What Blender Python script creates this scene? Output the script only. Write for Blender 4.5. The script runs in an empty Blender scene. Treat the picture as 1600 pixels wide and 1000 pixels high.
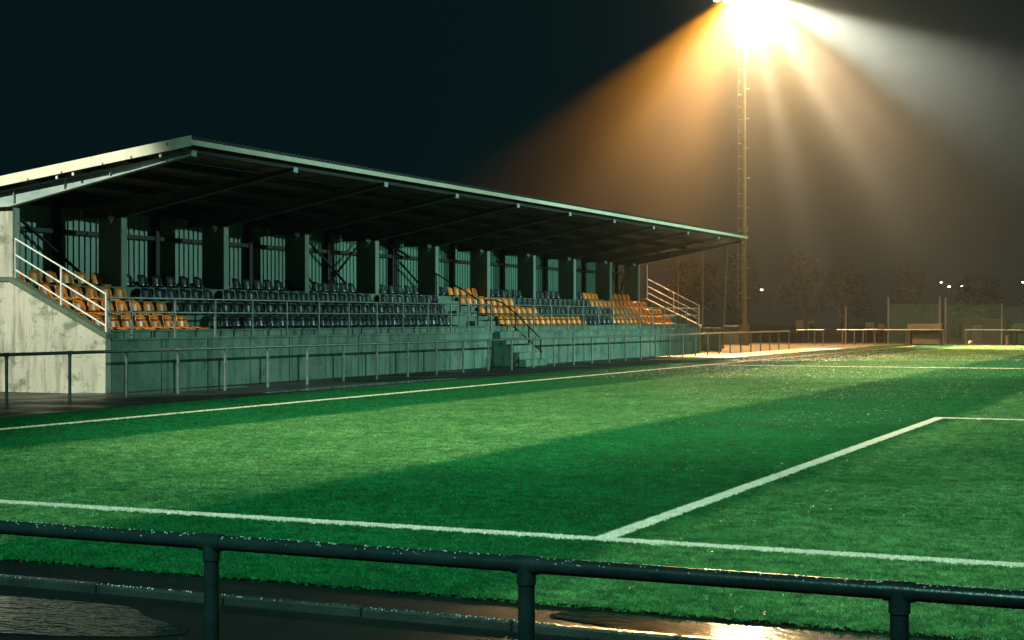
import bpy, math, random
import numpy as np
from mathutils import Vector

R = random.Random(11)
NR = np.random.default_rng(5)
SC = bpy.context.scene
COL = SC.collection
PI = math.pi

# ------------------------------------------------------------------ camera
CAM = Vector((17.698, -11.503, 1.769))
YAW, ROLL = -0.4282, 0.0010
FWD = Vector((math.sin(YAW), math.cos(YAW), 0.0))
RGT = Vector((math.cos(YAW), -math.sin(YAW), 0.0))
UPV = Vector((0, 0, 1))
cd = bpy.data.cameras.new('camera')
cd.sensor_width = 36.0
cd.lens = 2412.0 / 1600 * 36
cd.clip_start = 0.1
cd.clip_end = 900
cam = bpy.data.objects.new('camera', cd)
cam.location = CAM
cam.rotation_euler = (math.radians(90 - 0.04), ROLL, -YAW)
COL.objects.link(cam)
SC.camera = cam

# ------------------------------------------------------------------ world (night sky)
w = bpy.data.worlds.new('World')
SC.world = w
w.use_nodes = True
nt = w.node_tree
nt.nodes.clear()
wo = nt.nodes.new('ShaderNodeOutputWorld')
bg = nt.nodes.new('ShaderNodeBackground')
bg.inputs['Color'].default_value = (0.12, 0.85, 1.0, 1)
bg.inputs['Strength'].default_value = 0.0082
nt.links.new(bg.outputs[0], wo.inputs[0])

SC.view_settings.view_transform = 'Standard'
SC.view_settings.look = 'None'
SC.view_settings.gamma = 1
SC.view_settings.use_curve_mapping = False
SC.view_settings.exposure = 0.0
cy = SC.cycles
cy.use_denoising = True
cy.volume_bounces = 0
cy.max_bounces = 6
cy.diffuse_bounces = 2
cy.glossy_bounces = 3
cy.transmission_bounces = 3
cy.transparent_max_bounces = 12
cy.sample_clamp_indirect = 4
cy.sample_clamp_direct = 0

# ------------------------------------------------------------------ floodlights (light sources)
MAST = Vector((-11.8, 91.5, 0))
HEADZ = 23.8

def spot(name, loc, target, power, colr, half, blend=0.3, rad=0.2):
    l = bpy.data.lights.new(name, 'SPOT')
    l.energy = power
    l.color = colr
    l.spot_size = math.radians(2 * half)
    l.spot_blend = blend
    l.shadow_soft_size = rad
    o = bpy.data.objects.new(name, l)
    o.location = loc
    d = Vector(target) - Vector(loc)
    o.rotation_euler = d.to_track_quat('-Z', 'Y').to_euler()
    COL.objects.link(o)
    return o

TOC = -FWD
def beam_dir(deg, toward):
    """direction in the plane facing the pitch end, 0 = straight down, + = to the right"""
    a = math.radians(deg)
    v = RGT * math.sin(a) - UPV * math.cos(a)
    return (v * math.cos(math.radians(toward)) + TOC * math.sin(math.radians(toward))).normalized()

HX = Vector((0.75, 0.66, 0)).normalized()       # direction of the mast's cross bar
def head(k): return MAST + HX * k + UPV * HEADZ
def beam(name, k, deg, toward, power, colr, half, blend):
    p = head(k) + TOC * 0.3
    return spot(name, p, p + beam_dir(deg, toward), power, colr, half, blend, 0.22)

beam('floodlight_beam', 0.0, 5, 30, 120000, (1.0, 0.54, 0.20), 38, 1.0)
beam('floodlight_beam', 0.4, 5, 22, 380000, (1.0, 0.56, 0.22), 56, 1.0)
beam('floodlight_beam', -0.8, -25, 24, 2300000, (1.0, 0.47, 0.13), 20, 1.0)
beam('floodlight_beam', -1.2, -41, 26, 2500000, (1.0, 0.37, 0.02), 13, 0.9)
beam('floodlight_beam', 1.0, 33, 24, 2300000, (1.0, 0.68, 0.38), 18, 1.0)
beam('floodlight_beam', 1.9, 57, 25, 3800000, (0.92, 0.95, 0.76), 15, 0.8)
beam('floodlight_beam', 0.3, 7, 28, 2300000, (1.0, 0.82, 0.58), 4.5, 0.8)
beam('floodlight_beam', 1.2, 24, 28, 2300000, (1.0, 0.82, 0.56), 4.5, 0.8)
_p = head(-0.3) + TOC * 0.3
spot('floodlight_beam', _p, (10, 48, 0), 300000, (1.0, 0.84, 0.46), 19, 1.0, 0.25)
# narrow spot added at the lamp head for glare and a puddle reflection
spot('floodlight_beam', _p, (15.65, -2.9, 0), 450000, (1.0, 0.58, 0.20), 1.4, 1.0, 0.30)
# unseen lamps: near-end and far-side floodlights, the others added to light turf and stand
spot('near_mast_light', (-13, -6, 20.5), (-9.4, 18.5, 3.0), 68000, (0.92, 1.0, 0.78), 10.5, 0.35, 0.25)
spot('added_turf_light', (8, -34, 24), (6.5, 21, 0), 240000, (0.85, 1.0, 0.70), 11, 0.9, 0.3)  # added without a mast: lights the turf while sparing the stand
spot('added_turf_light', (8, -34, 24), (9, 53, 0), 600000, (1.0, 0.95, 0.50), 5.5, 0.9, 0.3)  # added long throw to brighten the far turf
spot('added_turf_light', (18, -30, 24), (10.8, 13, 0), 105000, (0.40, 1.0, 0.74), 19.5, 0.8, 0.3)  # added to light the near turf and the front rail
spot('unseen_far_side_light', (80, 100, 18), (-6, 42, 5.5), 260000, (0.55, 1.0, 0.80), 11, 0.5, 0.3)
spot('unseen_far_side_light', (80, 62, 18), (-6, 52, 6), 150000, (0.60, 1.0, 0.80), 11, 0.5, 0.3)  # added: brightens only the pitch-facing sides of the stand
spot('unseen_far_side_light', (80, 100, 24), (34, 66, 0), 600000, (0.12, 1.0, 0.75), 10, 0.8, 0.3)  # added teal lamp to tint the air on the right

# ------------------------------------------------------------------ materials
def new_mat(name):
    m = bpy.data.materials.new(name)
    m.use_nodes = True
    t = m.node_tree
    b = t.nodes['Principled BSDF']
    return m, t, b

def N(t, typ, **kw):
    n = t.nodes.new(typ)
    for k, v in kw.items():
        setattr(n, k, v)
    return n

def worldpos(t, scale=(1, 1, 1)):
    g = N(t, 'ShaderNodeNewGeometry')
    mp = N(t, 'ShaderNodeMapping')
    mp.inputs['Scale'].default_value = scale
    t.links.new(g.outputs['Position'], mp.inputs['Vector'])
    return mp.outputs[0]

def noise(t, vec, scale, detail=5, rough=0.55):
    n = N(t, 'ShaderNodeTexNoise')
    n.inputs['Scale'].default_value = scale
    n.inputs['Detail'].default_value = detail
    n.inputs['Roughness'].default_value = rough
    t.links.new(vec, n.inputs['Vector'])
    return n.outputs['Fac']

def ramp(t, fac, p0, p1, c0=(0, 0, 0, 1), c1=(1, 1, 1, 1)):
    r = N(t, 'ShaderNodeValToRGB')
    r.color_ramp.elements[0].position = p0
    r.color_ramp.elements[1].position = p1
    r.color_ramp.elements[0].color = c0
    r.color_ramp.elements[1].color = c1
    t.links.new(fac, r.inputs[0])
    return r.outputs[0]

def mix(t, fac, a, b):
    m = N(t, 'ShaderNodeMix', data_type='RGBA')
    for s, v in ((m.inputs[0], fac), (m.inputs[6], a), (m.inputs[7], b)):
        if hasattr(v, 'links'):
            t.links.new(v, s)
        else:
            s.default_value = v if not isinstance(v, tuple) else (v + (1,) if len(v) == 3 else v)
    return m.outputs[2]

def bump(t, b, h, strength, dist=0.02):
    bn = N(t, 'ShaderNodeBump')
    bn.inputs['Strength'].default_value = strength
    bn.inputs['Distance'].default_value = dist
    t.links.new(h, bn.inputs['Height'])
    t.links.new(bn.outputs[0], b.inputs['Normal'])

def mat_simple(name, c1, c2=None, scale=3.0, rough=0.5, rough2=None, metal=0.0, bmp=0.0, bscale=40, spec=0.5, vec_scale=(1, 1, 1)):
    m, t, b = new_mat(name)
    v = worldpos(t, vec_scale)
    f = ramp(t, noise(t, v, scale), 0.35, 0.68)
    t.links.new(mix(t, f, c1, c2 or tuple(x * 0.7 for x in c1)), b.inputs['Base Color'])
    if rough2 is None:
        b.inputs['Roughness'].default_value = rough
    else:
        r = N(t, 'ShaderNodeMapRange')
        r.inputs['To Min'].default_value = rough
        r.inputs['To Max'].default_value = rough2
        t.links.new(noise(t, v, scale * 2.3), r.inputs[0])
        t.links.new(r.outputs[0], b.inputs['Roughness'])
    b.inputs['Metallic'].default_value = metal
    b.inputs['Specular IOR Level'].default_value = spec
    if bmp:
        bump(t, b, noise(t, worldpos(t), bscale, 4), bmp)
    return m

def mat_concrete(name, base, dark, moss, moss_amt=0.5, streak=0.5):
    m, t, b = new_mat(name)
    v = worldpos(t)
    col = mix(t, ramp(t, noise(t, v, 0.9, 8, 0.65), 0.32, 0.7), base, tuple(x * 0.74 for x in base))
    st = ramp(t, noise(t, worldpos(t, (3.2, 3.2, 0.35)), 1.1, 6, 0.68), 0.49, 0.64)
    sm = N(t, 'ShaderNodeMath', operation='MULTIPLY')
    t.links.new(st, sm.inputs[0]); sm.inputs[1].default_value = streak
    col = mix(t, sm.outputs[0], col, dark)
    ms = ramp(t, noise(t, worldpos(t, (1, 1, 1.5)), 1.3, 9, 0.72), 0.53, 0.62)
    mm = N(t, 'ShaderNodeMath', operation='MULTIPLY')
    t.links.new(ms, mm.inputs[0]); mm.inputs[1].default_value = moss_amt
    col = mix(t, mm.outputs[0], col, moss)
    pits = ramp(t, noise(t, v, 9.0, 3, 0.5), 0.70, 0.74)
    col = mix(t, pits, col, dark)
    t.links.new(col, b.inputs['Base Color'])
    rr = N(t, 'ShaderNodeMapRange')
    rr.inputs['To Min'].default_value = 0.45; rr.inputs['To Max'].default_value = 0.9
    t.links.new(noise(t, v, 2.2), rr.inputs[0])
    t.links.new(rr.outputs[0], b.inputs['Roughness'])
    bump(t, b, noise(t, v, 14, 8, 0.7), 0.5, 0.02)
    return m

def stripe_fac(t):
    """1 on the pale bands of turf, 0 on the dark ones: bands run along the pitch"""
    g = N(t, 'ShaderNodeNewGeometry')
    sep = N(t, 'ShaderNodeSeparateXYZ')
    t.links.new(g.outputs['Position'], sep.inputs[0])
    wob = noise(t, g.outputs['Position'], 0.55, 3)
    ws = N(t, 'ShaderNodeMath', operation='MULTIPLY_ADD')
    t.links.new(wob, ws.inputs[0]); ws.inputs[1].default_value = 0.5
    t.links.new(sep.outputs['X'], ws.inputs[2])
    acc = None
    for a, c, soft in ((3.05, 9.2, 0.25), (13.75, 18.4, 0.25), (24.5, 29.5, 0.3), (35, 40, 0.3), (46, 51, 0.3), (57, 62, .3)):
        up = N(t, 'ShaderNodeMapRange', interpolation_type='SMOOTHSTEP')
        up.inputs['From Min'].default_value = a - soft; up.inputs['From Max'].default_value = a + soft
        dn = N(t, 'ShaderNodeMapRange', interpolation_type='SMOOTHSTEP')
        dn.inputs['From Min'].default_value = c - soft; dn.inputs['From Max'].default_value = c + soft
        dn.inputs['To Min'].default_value = 1; dn.inputs['To Max'].default_value = 0
        mu = N(t, 'ShaderNodeMath', operation='MULTIPLY')
        t.links.new(ws.outputs[0], up.inputs[0]); t.links.new(ws.outputs[0], dn.inputs[0])
        t.links.new(up.outputs[0], mu.inputs[0]); t.links.new(dn.outputs[0], mu.inputs[1])
        if acc is None:
            acc = mu.outputs[0]
        else:
            ad = N(t, 'ShaderNodeMath', operation='MAXIMUM')
            t.links.new(acc, ad.inputs[0]); t.links.new(mu.outputs[0], ad.inputs[1])
            acc = ad.outputs[0]
    return acc

TD, TL = (0.003, 0.165, 0.042), (0.185, 0.340, 0.115)
def mat_turf(name, blades):
    m, t, b = new_mat(name)
    v = worldpos(t)
    f = stripe_fac(t)
    d = mix(t, ramp(t, noise(t, v, 0.42, 6, 0.7), 0.36, 0.64), TD, tuple(x * 0.58 for x in TD))
    l = mix(t, ramp(t, noise(t, v, 0.6, 6, 0.7), 0.34, 0.66), TL, (0.06, 0.20, 0.055))
    col = mix(t, f, d, l)
    fine = ramp(t, noise(t, worldpos(t, (1, 1, 1)), 4.2, 9, 0.82), 0.40, 0.60)
    dark = mix(t, 0.74, col, (0.001, 0.018, 0.006))
    col = mix(t, fine, dark, col)
    if blades:
        oi = N(t, 'ShaderNodeObjectInfo')
        col = mix(t, oi.outputs['Random'], mix(t, 0.55, col, (0.002, 0.03, 0.010)), col)
    t.links.new(col, b.inputs['Base Color'])
    b.inputs['Roughness'].default_value = 0.6 if blades else 0.62
    b.inputs['Specular IOR Level'].default_value = 0.14 if blades else 0.2
    if not blades:
        bump(t, b, noise(t, v, 16, 6, 0.75), 0.9, 0.05)
    return m

def mat_line(name):
    m, t, b = new_mat(name)
    v = worldpos(t)
    f = ramp(t, noise(t, v, 26, 4, 0.7), 0.30, 0.44)
    c = mix(t, ramp(t, noise(t, v, 1.3, 4), 0.35, 0.7), (0.80, 0.62, 0.53), (0.64, 0.51, 0.43))
    t.links.new(mix(t, f, (0.22, 0.34, 0.20), c), b.inputs['Base Color'])
    b.inputs['Roughness'].default_value = 0.6
    bump(t, b, noise(t, v, 30, 4), 0.6, 0.02)
    return m

def mat_wet(name, c1, c2, r0, r1, bstr, bscale=60, big=0.6):
    m, t, b = new_mat(name)
    v = worldpos(t)
    t.links.new(mix(t, ramp(t, noise(t, v, 1.1, 7, 0.65), 0.3, 0.7), c1, c2), b.inputs['Base Color'])
    rr = N(t, 'ShaderNodeMapRange')
    rr.inputs['From Min'].default_value = 0.38; rr.inputs['From Max'].default_value = 0.62
    rr.inputs['To Min'].default_value = r0; rr.inputs['To Max'].default_value = r1
    t.links.new(noise(t, v, big, 4), rr.inputs[0])
    t.links.new(rr.outputs[0], b.inputs['Roughness'])
    bump(t, b, noise(t, v, bscale, 4, 0.7), bstr, 0.01)
    return m

def mat_water(name):
    m, t, b = new_mat(name)
    b.inputs['Base Color'].default_value = (0.006, 0.014, 0.014, 1)
    b.inputs['Roughness'].default_value = 0.07
    b.inputs['IOR'].default_value = 1.33
    b.inputs['Specular IOR Level'].default_value = 0.9
    bump(t, b, noise(t, worldpos(t, (0.9, 1.8, 1)), 6.0, 3, 0.55), 0.42, 0.012)
    return m

def mat_glow(name, colr, strength):
    m, t, b = new_mat(name)
    b.inputs['Base Color'].default_value = (0.1, 0.1, 0.1, 1)
    b.inputs['Emission Color'].default_value = colr + (1,)
    b.inputs['Emission Strength'].default_value = strength
    return m

M = {}
M['turf'] = mat_turf('turf', False)
M['blades'] = mat_turf('turf_blade', True)
M['line'] = mat_line('line_paint')
M['line_blade'] = mat_simple('white_turf_blade', (0.84, 0.61, 0.51), (0.68, 0.50, 0.42), 4, 0.45)
M['tarmac'] = mat_wet('wet_tarmac', (0.004, 0.006, 0.007), (0.010, 0.013, 0.013), 0.45, 0.8, 0.8)
M['tarmac'].node_tree.nodes['Principled BSDF'].inputs['Specular IOR Level'].default_value = 0.08
M['path'] = mat_wet('wet_path', (0.007, 0.010, 0.010), (0.017, 0.020, 0.019), 0.35, 0.7, 0.8, 40)
M['paving'] = mat_wet('paving', (0.24, 0.22, 0.20), (0.32, 0.30, 0.27), 0.3, 0.6, 0.4, 30)
M['soil'] = mat_simple('soil', (0.060, 0.046, 0.026), (0.028, 0.030, 0.016), 0.8, 0.9, None, 0, 0.8, 12)
M['water'] = mat_water('water')
M['kerb'] = mat_simple('wet_kerb', (0.025, 0.03, 0.03), (0.015, 0.018, 0.018), 3, 0.15, 0.4, 0, 0.4, 60)
M['concrete'] = mat_concrete('concrete', (0.47, 0.44, 0.37), (0.10, 0.11, 0.09), (0.09, 0.12, 0.08), 0.8, 0.7)
M['concrete_front'] = mat_concrete('stained_teal_lit_concrete', (0.105, 0.235, 0.178), (0.012, 0.034, 0.027), (0.018, 0.05, 0.032), 0.85, 0.92)  # stained wall concrete; its base also carries the teal cast of the lamps
def panel_tint(m, warm, dark):
    t = m.node_tree; b = t.nodes['Principled BSDF']
    src = b.inputs['Base Color'].links[0].from_socket
    oi = N(t, 'ShaderNodeObjectInfo')
    pat = ramp(t, noise(t, worldpos(t, (1, 1, 0.8)), 0.8, 4), 0.46, 0.62)
    mu = N(t, 'ShaderNodeMath', operation='MULTIPLY')
    t.links.new(pat, mu.inputs[0]); mu.inputs[1].default_value = 0.5
    c = mix(t, mu.outputs[0], src, warm)
    m2 = N(t, 'ShaderNodeMath', operation='MULTIPLY')
    t.links.new(oi.outputs['Random'], m2.inputs[0]); m2.inputs[1].default_value = 0.5
    c = mix(t, m2.outputs[0], c, dark)
    st = ramp(t, noise(t, worldpos(t, (1.9, 1.9, 0.16)), 1.7, 3, 0.6), 0.56, 0.63)
    c = mix(t, st, c, dark)
    t.links.new(c, b.inputs['Base Color'])
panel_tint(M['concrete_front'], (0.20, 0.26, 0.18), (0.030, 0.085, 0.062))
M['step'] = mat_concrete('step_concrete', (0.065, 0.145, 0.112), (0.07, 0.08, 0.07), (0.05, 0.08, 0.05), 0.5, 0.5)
M['coping'] = mat_concrete('dark_green_concrete', (0.09, 0.12, 0.08), (0.04, 0.06, 0.04), (0.03, 0.07, 0.03), 0.8, 0.4)  # dark green base with darker streaks and patches
M['pillar'] = mat_concrete('teal_lit_pillar_concrete', (0.11, 0.19, 0.15), (0.13, 0.14, 0.12), (0.10, 0.13, 0.09), 0.4, 0.3)  # teal light put into the base colour; the end pillar keeps plain concrete
M['cladding'] = mat_simple('teal_lit_cladding', (0.062, 0.165, 0.130), (0.042, 0.125, 0.098), 1.2, 0.4, 0.6, 0.0, 0, 10, 0.4, (1, 2.5, 0.4))  # teal cast of the stand lights put into the sheet colour
M['roof'] = mat_simple('roof_sheet', (0.12, 0.13, 0.125), (0.07, 0.085, 0.08), 1.5, 0.35, 0.6, 0.1)
M['fascia'] = mat_simple('cream_fascia', (0.72, 0.66, 0.53), (0.58, 0.54, 0.44), 1.4, 0.4, 0.6, 0, 0, 10, 0.4, (2, 1, 0.5))
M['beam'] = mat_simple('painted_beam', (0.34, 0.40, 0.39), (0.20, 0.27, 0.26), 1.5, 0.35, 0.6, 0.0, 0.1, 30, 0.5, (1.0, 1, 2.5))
M['shaded_beam'] = mat_simple('shaded_interior_beam', (0.07, 0.085, 0.08), (0.045, 0.06, 0.055), 1.5, 0.5, 0.7, 0.0, 0.1, 30, 0.3)  # darker copy of the beam colour, standing in for shade under the roof
M['dark_steel'] = mat_simple('dark_steel', (0.006, 0.008, 0.008), (0.012, 0.012, 0.011), 4, 0.5, 0.7, 0, 0, 10, 0.15)
M['galv'] = mat_simple('galvanised_steel', (0.20, 0.21, 0.21), (0.13, 0.14, 0.14), 5, 0.28, 0.5, 0.5)
M['galv_dull'] = mat_simple('weathered_rail', (0.20, 0.225, 0.22), (0.11, 0.13, 0.125), 5, 0.25, 0.5, 0.35)
M['white_rail'] = mat_simple('pale_rail', (0.68, 0.70, 0.68), (0.5, 0.52, 0.5), 6, 0.3, 0.5)
M['dark_rail'] = mat_simple('dark_painted_rail', (0.016, 0.030, 0.034), (0.009, 0.017, 0.020), 7, 0.14, 0.36, 0.0, 0.08, 70)
M['orange'] = mat_simple('orange_plastic', (0.90, 0.225, 0.007), (0.72, 0.17, 0.006), 3, 0.16, 0.38)
def fade_by_object(m, faded, amt):
    t = m.node_tree; b = t.nodes['Principled BSDF']
    src = b.inputs['Base Color'].links[0].from_socket
    oi = N(t, 'ShaderNodeObjectInfo')
    mu = N(t, 'ShaderNodeMath', operation='MULTIPLY')
    t.links.new(oi.outputs['Random'], mu.inputs[0]); mu.inputs[1].default_value = amt
    t.links.new(mix(t, mu.outputs[0], src, faded), b.inputs['Base Color'])
fade_by_object(M['orange'], (0.50, 0.15, 0.02), 0.8)
M['navy'] = mat_simple('navy_plastic', (0.007, 0.011, 0.020), (0.010, 0.015, 0.024), 3, 0.10, 0.26)
fade_by_object(M['navy'], (0.022, 0.034, 0.042), 0.9)
M['mast'] = mat_simple('mast_steel', (0.20, 0.20, 0.19), (0.14, 0.14, 0.13), 3, 0.4, 0.6, 0.3)
M['rust'] = mat_simple('rust', (0.22, 0.09, 0.03), (0.12, 0.05, 0.02), 12, 0.8)
M['lens'] = mat_glow('lamp_lens', (1.0, 0.80, 0.50), 50)
M['lamp_point'] = mat_glow('street_lamp_glow', (0.80, 1.0, 0.92), 45)
M['lamp_dim'] = mat_glow('street_lamp_warm_glow', (1.0, 0.9, 0.7), 5)
M['bark'] = mat_simple('bark', (0.05, 0.04, 0.03), (0.03, 0.025, 0.02), 6, 0.9)
M['leaf'] = mat_simple('leaf', (0.010, 0.024, 0.011), (0.006, 0.014, 0.007), 1.0, 0.6)
M['tan'] = mat_simple('tan_board', (0.13, 0.11, 0.08), (0.09, 0.08, 0.058), 2, 0.6)
M['grey_board'] = mat_simple('grey_board', (0.08, 0.09, 0.085), (0.055, 0.065, 0.06), 2, 0.6)
M['green_board'] = mat_simple('green_board', (0.02, 0.08, 0.055), (0.015, 0.055, 0.04), 2, 0.5)
M['shed'] = mat_simple('dark_shed', (0.02, 0.028, 0.028), (0.03, 0.035, 0.03), 2, 0.7)
M['net'] = mat_simple('net_cord', (0.06, 0.16, 0.13), (0.04, 0.12, 0.10), 2, 0.6)
M['ball'] = mat_simple('ball_skin', (0.62, 0.58, 0.46), (0.5, 0.48, 0.4), 6, 0.5)
M['drop'] = mat_simple('rain_drop', (0.5, 0.55, 0.55), (0.5, 0.55, 0.55), 2, 0.03, None, 0, 0, 10, 1.0)

# ------------------------------------------------------------------ mesh helpers
OFF = {}
class MB:
    def __init__(s):
        s.v = []; s.f = []; s.sm = []
    def add(s, vs, fs, smooth=False):
        o = len(s.v)
        s.v += [tuple(p) for p in vs]
        s.f += [tuple(i + o for i in f) for f in fs]
        s.sm += [smooth] * len(fs)
        return s
    def box(s, x0, x1, y0, y1, z0, z1):
        return s.add([(x0, y0, z0), (x1, y0, z0), (x1, y1, z0), (x0, y1, z0), (x0, y0, z1), (x1, y0, z1), (x1, y1, z1), (x0, y1, z1)],
                     [(0, 3, 2, 1), (4, 5, 6, 7), (0, 1, 5, 4), (1, 2, 6, 5), (2, 3, 7, 6), (3, 0, 4, 7)])
    def bbox(s, x0, x1, y0, y1, z0, z1, b=0.012):
        """box with its vertical and top edges chamfered"""
        pts = [(x0 + b, y0), (x1 - b, y0), (x1, y0 + b), (x1, y1 - b), (x1 - b, y1), (x0 + b, y1), (x0, y1 - b), (x0, y0 + b)]
        cx, cy_ = (x0 + x1) / 2, (y0 + y1) / 2
        def inset(p):
            return (p[0] + (b if p[0] < cx else -b), p[1] + (b if p[1] < cy_ else -b))
        vs = [(x, y, z0) for x, y in pts] + [(x, y, z1 - b) for x, y in pts] + [inset(p) + (z1,) for p in pts]
        fs = [tuple(range(7, -1, -1)), tuple(range(16, 24))]
        for r in (0, 8):
            fs += [(r + i, r + (i + 1) % 8, r + 8 + (i + 1) % 8, r + 8 + i) for i in range(8)]
        return s.add(vs, fs)
    def prism_y(s, prof, y0, y1):
        """closed x,z profile swept along y"""
        n = len(prof)
        vs = [(x, y0, z) for x, z in prof] + [(x, y1, z) for x, z in prof]
        fs = [tuple(range(n)), tuple(range(2 * n - 1, n - 1, -1))]
        fs += [(i, i + n, (i + 1) % n + n, (i + 1) % n) for i in range(n)]
        return s.add(vs, fs)
    def tube(s, a, b, r, n=10, r2=None, cap=True, smooth=True):
        a = Vector(a); b = Vector(b); r2 = r if r2 is None else r2
        d = (b - a).normalized()
        u = d.orthogonal().normalized(); w_ = d.cross(u)
        vs = []
        for p, rr in ((a, r), (b, r2)):
            for i in range(n):
                q = 2 * PI * i / n
                vs.append(p + (u * math.cos(q) + w_ * math.sin(q)) * rr)
        s.add(vs, [(i, (i + 1) % n, n + (i + 1) % n, n + i) for i in range(n)], smooth)
        if cap:
            s.add(vs[:n], [tuple(range(n - 1, -1, -1))]); s.add(vs[n:], [tuple(range(n))])
        return s
    def path(s, pts, r, n=8):
        for a, b in zip(pts[:-1], pts[1:]):
            s.tube(a, b, r, n)
        for p in pts[1:-1]:
            s.ball(p, r * 1.01, 4, n)
        return s
    def ball(s, c, r, rings=6, n=10, sz=1.0):
        c = Vector(c)
        vs = [c + Vector((0, 0, r * sz))]
        for i in range(1, rings):
            p = PI * i / rings
            for j in range(n):
                q = 2 * PI * j / n
                vs.append(c + Vector((r * math.sin(p) * math.cos(q), r * math.sin(p) * math.sin(q), r * sz * math.cos(p))))
        vs.append(c - Vector((0, 0, r * sz)))
        fs = [(0, 1 + j, 1 + (j + 1) % n) for j in range(n)]
        for i in range(rings - 2):
            a = 1 + i * n
            fs += [(a + j, a + n + j, a + n + (j + 1) % n, a + (j + 1) % n) for j in range(n)]
        a = 1 + (rings - 2) * n
        fs += [(a + j, len(vs) - 1, a + (j + 1) % n) for j in range(n)]
        return s.add(vs, fs, True)
    def build(s, name, mat, parent=None):
        me = bpy.data.meshes.new(name)
        o = bpy.data.objects.new(name, me)
        off = Vector((0, 0, 0))
        if parent is not None:
            off = OFF.get(parent.name, Vector((0, 0, 0)))
            o.parent = parent
        OFF[o.name] = off
        me.from_pydata([(x - off.x, y - off.y, z - off.z) for x, y, z in s.v], [], s.f)
        me.polygons.foreach_set('use_smooth', s.sm)
        me.materials.append(M[mat])
        me.update()
        COL.objects.link(o)
        return o

def tag(o, label=None, cat=None, group=None, kind=None):
    if label: o['label'] = label
    if cat: o['category'] = cat
    if group: o['group'] = group
    if kind: o['kind'] = kind
    return o

def thing(name, loc, label, cat, group=None):
    o = bpy.data.objects.new(name, None)
    o.empty_display_size = 0.2
    o.location = loc
    COL.objects.link(o)
    OFF[o.name] = Vector(loc)
    return tag(o, label, cat, group)

def structure(name, mb, mat):
    return tag(mb.build(name, mat), kind='structure')

def sheet(x0, x1, y0, y1, z):
    return MB().add([(x0, y0, z), (x1, y0, z), (x1, y1, z), (x0, y1, z)], [(0, 1, 2, 3)])

# ------------------------------------------------------------------ ground
TURF_Y0, TURF_X0 = -2.62, -2.35
structure('ground', sheet(-260, 300, -60, 420, -0.06), 'soil')
structure('turf', MB().box(TURF_X0, 72, TURF_Y0, 94.0, -0.05, 0.0), 'turf')
structure('path', sheet(-7.6, TURF_X0, -30, 66.3, -0.024), 'path')
structure('tarmac', sheet(-7.6, 90, -59, TURF_Y0 - 0.01, -0.028), 'tarmac')
structure('paving', sheet(-5.0, TURF_X0 + 0.0, 52.0, 80.0, -0.016), 'paving')

# pitch markings
def line(name, x0, x1, y0, y1, z=0.006):
    structure(name, sheet(x0, x1, y0, y1, z), 'line')
line('touchline', -0.06, 0.06, 0, 90.25)
line('goal_line', 0.06, 68, -0.06, 0.06)
line('penalty_area_line', 13.17, 13.29, 0.06, 16.56)
line('penalty_area_line', 13.29, 54, 16.44, 16.56)
line('halfway_line', 0.06, 68, 45.06, 45.18)
line('goal_line', 0.06, 68, 90.19, 90.31)
line('penalty_area_line', 13.2, 54, 73.7, 73.82)

# ------------------------------------------------------------------ turf blades (real tufts on the near part of the pitch)
def tuft_group(name, mat, nb, h, spread, rad, seed):
    g = bpy.data.node_groups.new(name, 'GeometryNodeTree')
    g.interface.new_socket('Geometry', in_out='INPUT', socket_type='NodeSocketGeometry')
    g.interface.new_socket('Geometry', in_out='OUTPUT', socket_type='NodeSocketGeometry')
    gi = g.nodes.new('NodeGroupInput'); go = g.nodes.new('NodeGroupOutput')
    rr = random.Random(seed)
    join = g.nodes.new('GeometryNodeJoinGeometry')
    for i in range(nb):
        c = g.nodes.new('GeometryNodeMeshCone')
        c.fill_type = 'NONE'
        c.inputs['Vertices'].default_value = 3
        c.inputs['Radius Bottom'].default_value = rad
        c.inputs['Radius Top'].default_value = rad * 0.12
        c.inputs['Depth'].default_value = h * rr.uniform(0.88, 1.12)
        t = g.nodes.new('GeometryNodeTransform')
        t.inputs['Translation'].default_value = (rr.uniform(-spread, spread), rr.uniform(-spread, spread), -0.002)
        t.inputs['Rotation'].default_value = (rr.uniform(-0.75, 0.75), rr.uniform(-0.75, 0.75), rr.uniform(0, 6))
        g.links.new(c.outputs[0], t.inputs[0])
        g.links.new(t.outputs[0], join.inputs[0])
    sm = g.nodes.new('GeometryNodeSetMaterial')
    sm.inputs['Material'].default_value = M[mat]
    g.links.new(join.outputs[0], sm.inputs[0])
    iop = g.nodes.new('GeometryNodeInstanceOnPoints')
    g.links.new(gi.outputs[0], iop.inputs['Points'])
    g.links.new(sm.outputs[0], iop.inputs['Instance'])
    rv = g.nodes.new('FunctionNodeRandomValue'); rv.data_type = 'FLOAT_VECTOR'
    rv.inputs[0].default_value = (-0.12, -0.12, 0); rv.inputs[1].default_value = (0.12, 0.12, 6.283)
    g.links.new(rv.outputs[0], iop.inputs['Rotation'])
    rs = g.nodes.new('FunctionNodeRandomValue'); rs.data_type = 'FLOAT'
    rs.inputs[2].default_value = 0.9; rs.inputs[3].default_value = 1.12
    g.links.new(rs.outputs[1], iop.inputs['Scale'])
    g.links.new(iop.outputs[0], go.inputs[0])
    return g

def scatter(name, pts, group):
    me = bpy.data.meshes.new(name)
    me.vertices.add(len(pts))
    me.vertices.foreach_set('co', np.asarray(pts, dtype=np.float32).ravel())
    me.update()
    o = bpy.data.objects.new(name, me)
    COL.objects.link(o)
    md = o.modifiers.new('tufts', 'NODES')
    md.node_group = group
    return o

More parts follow.
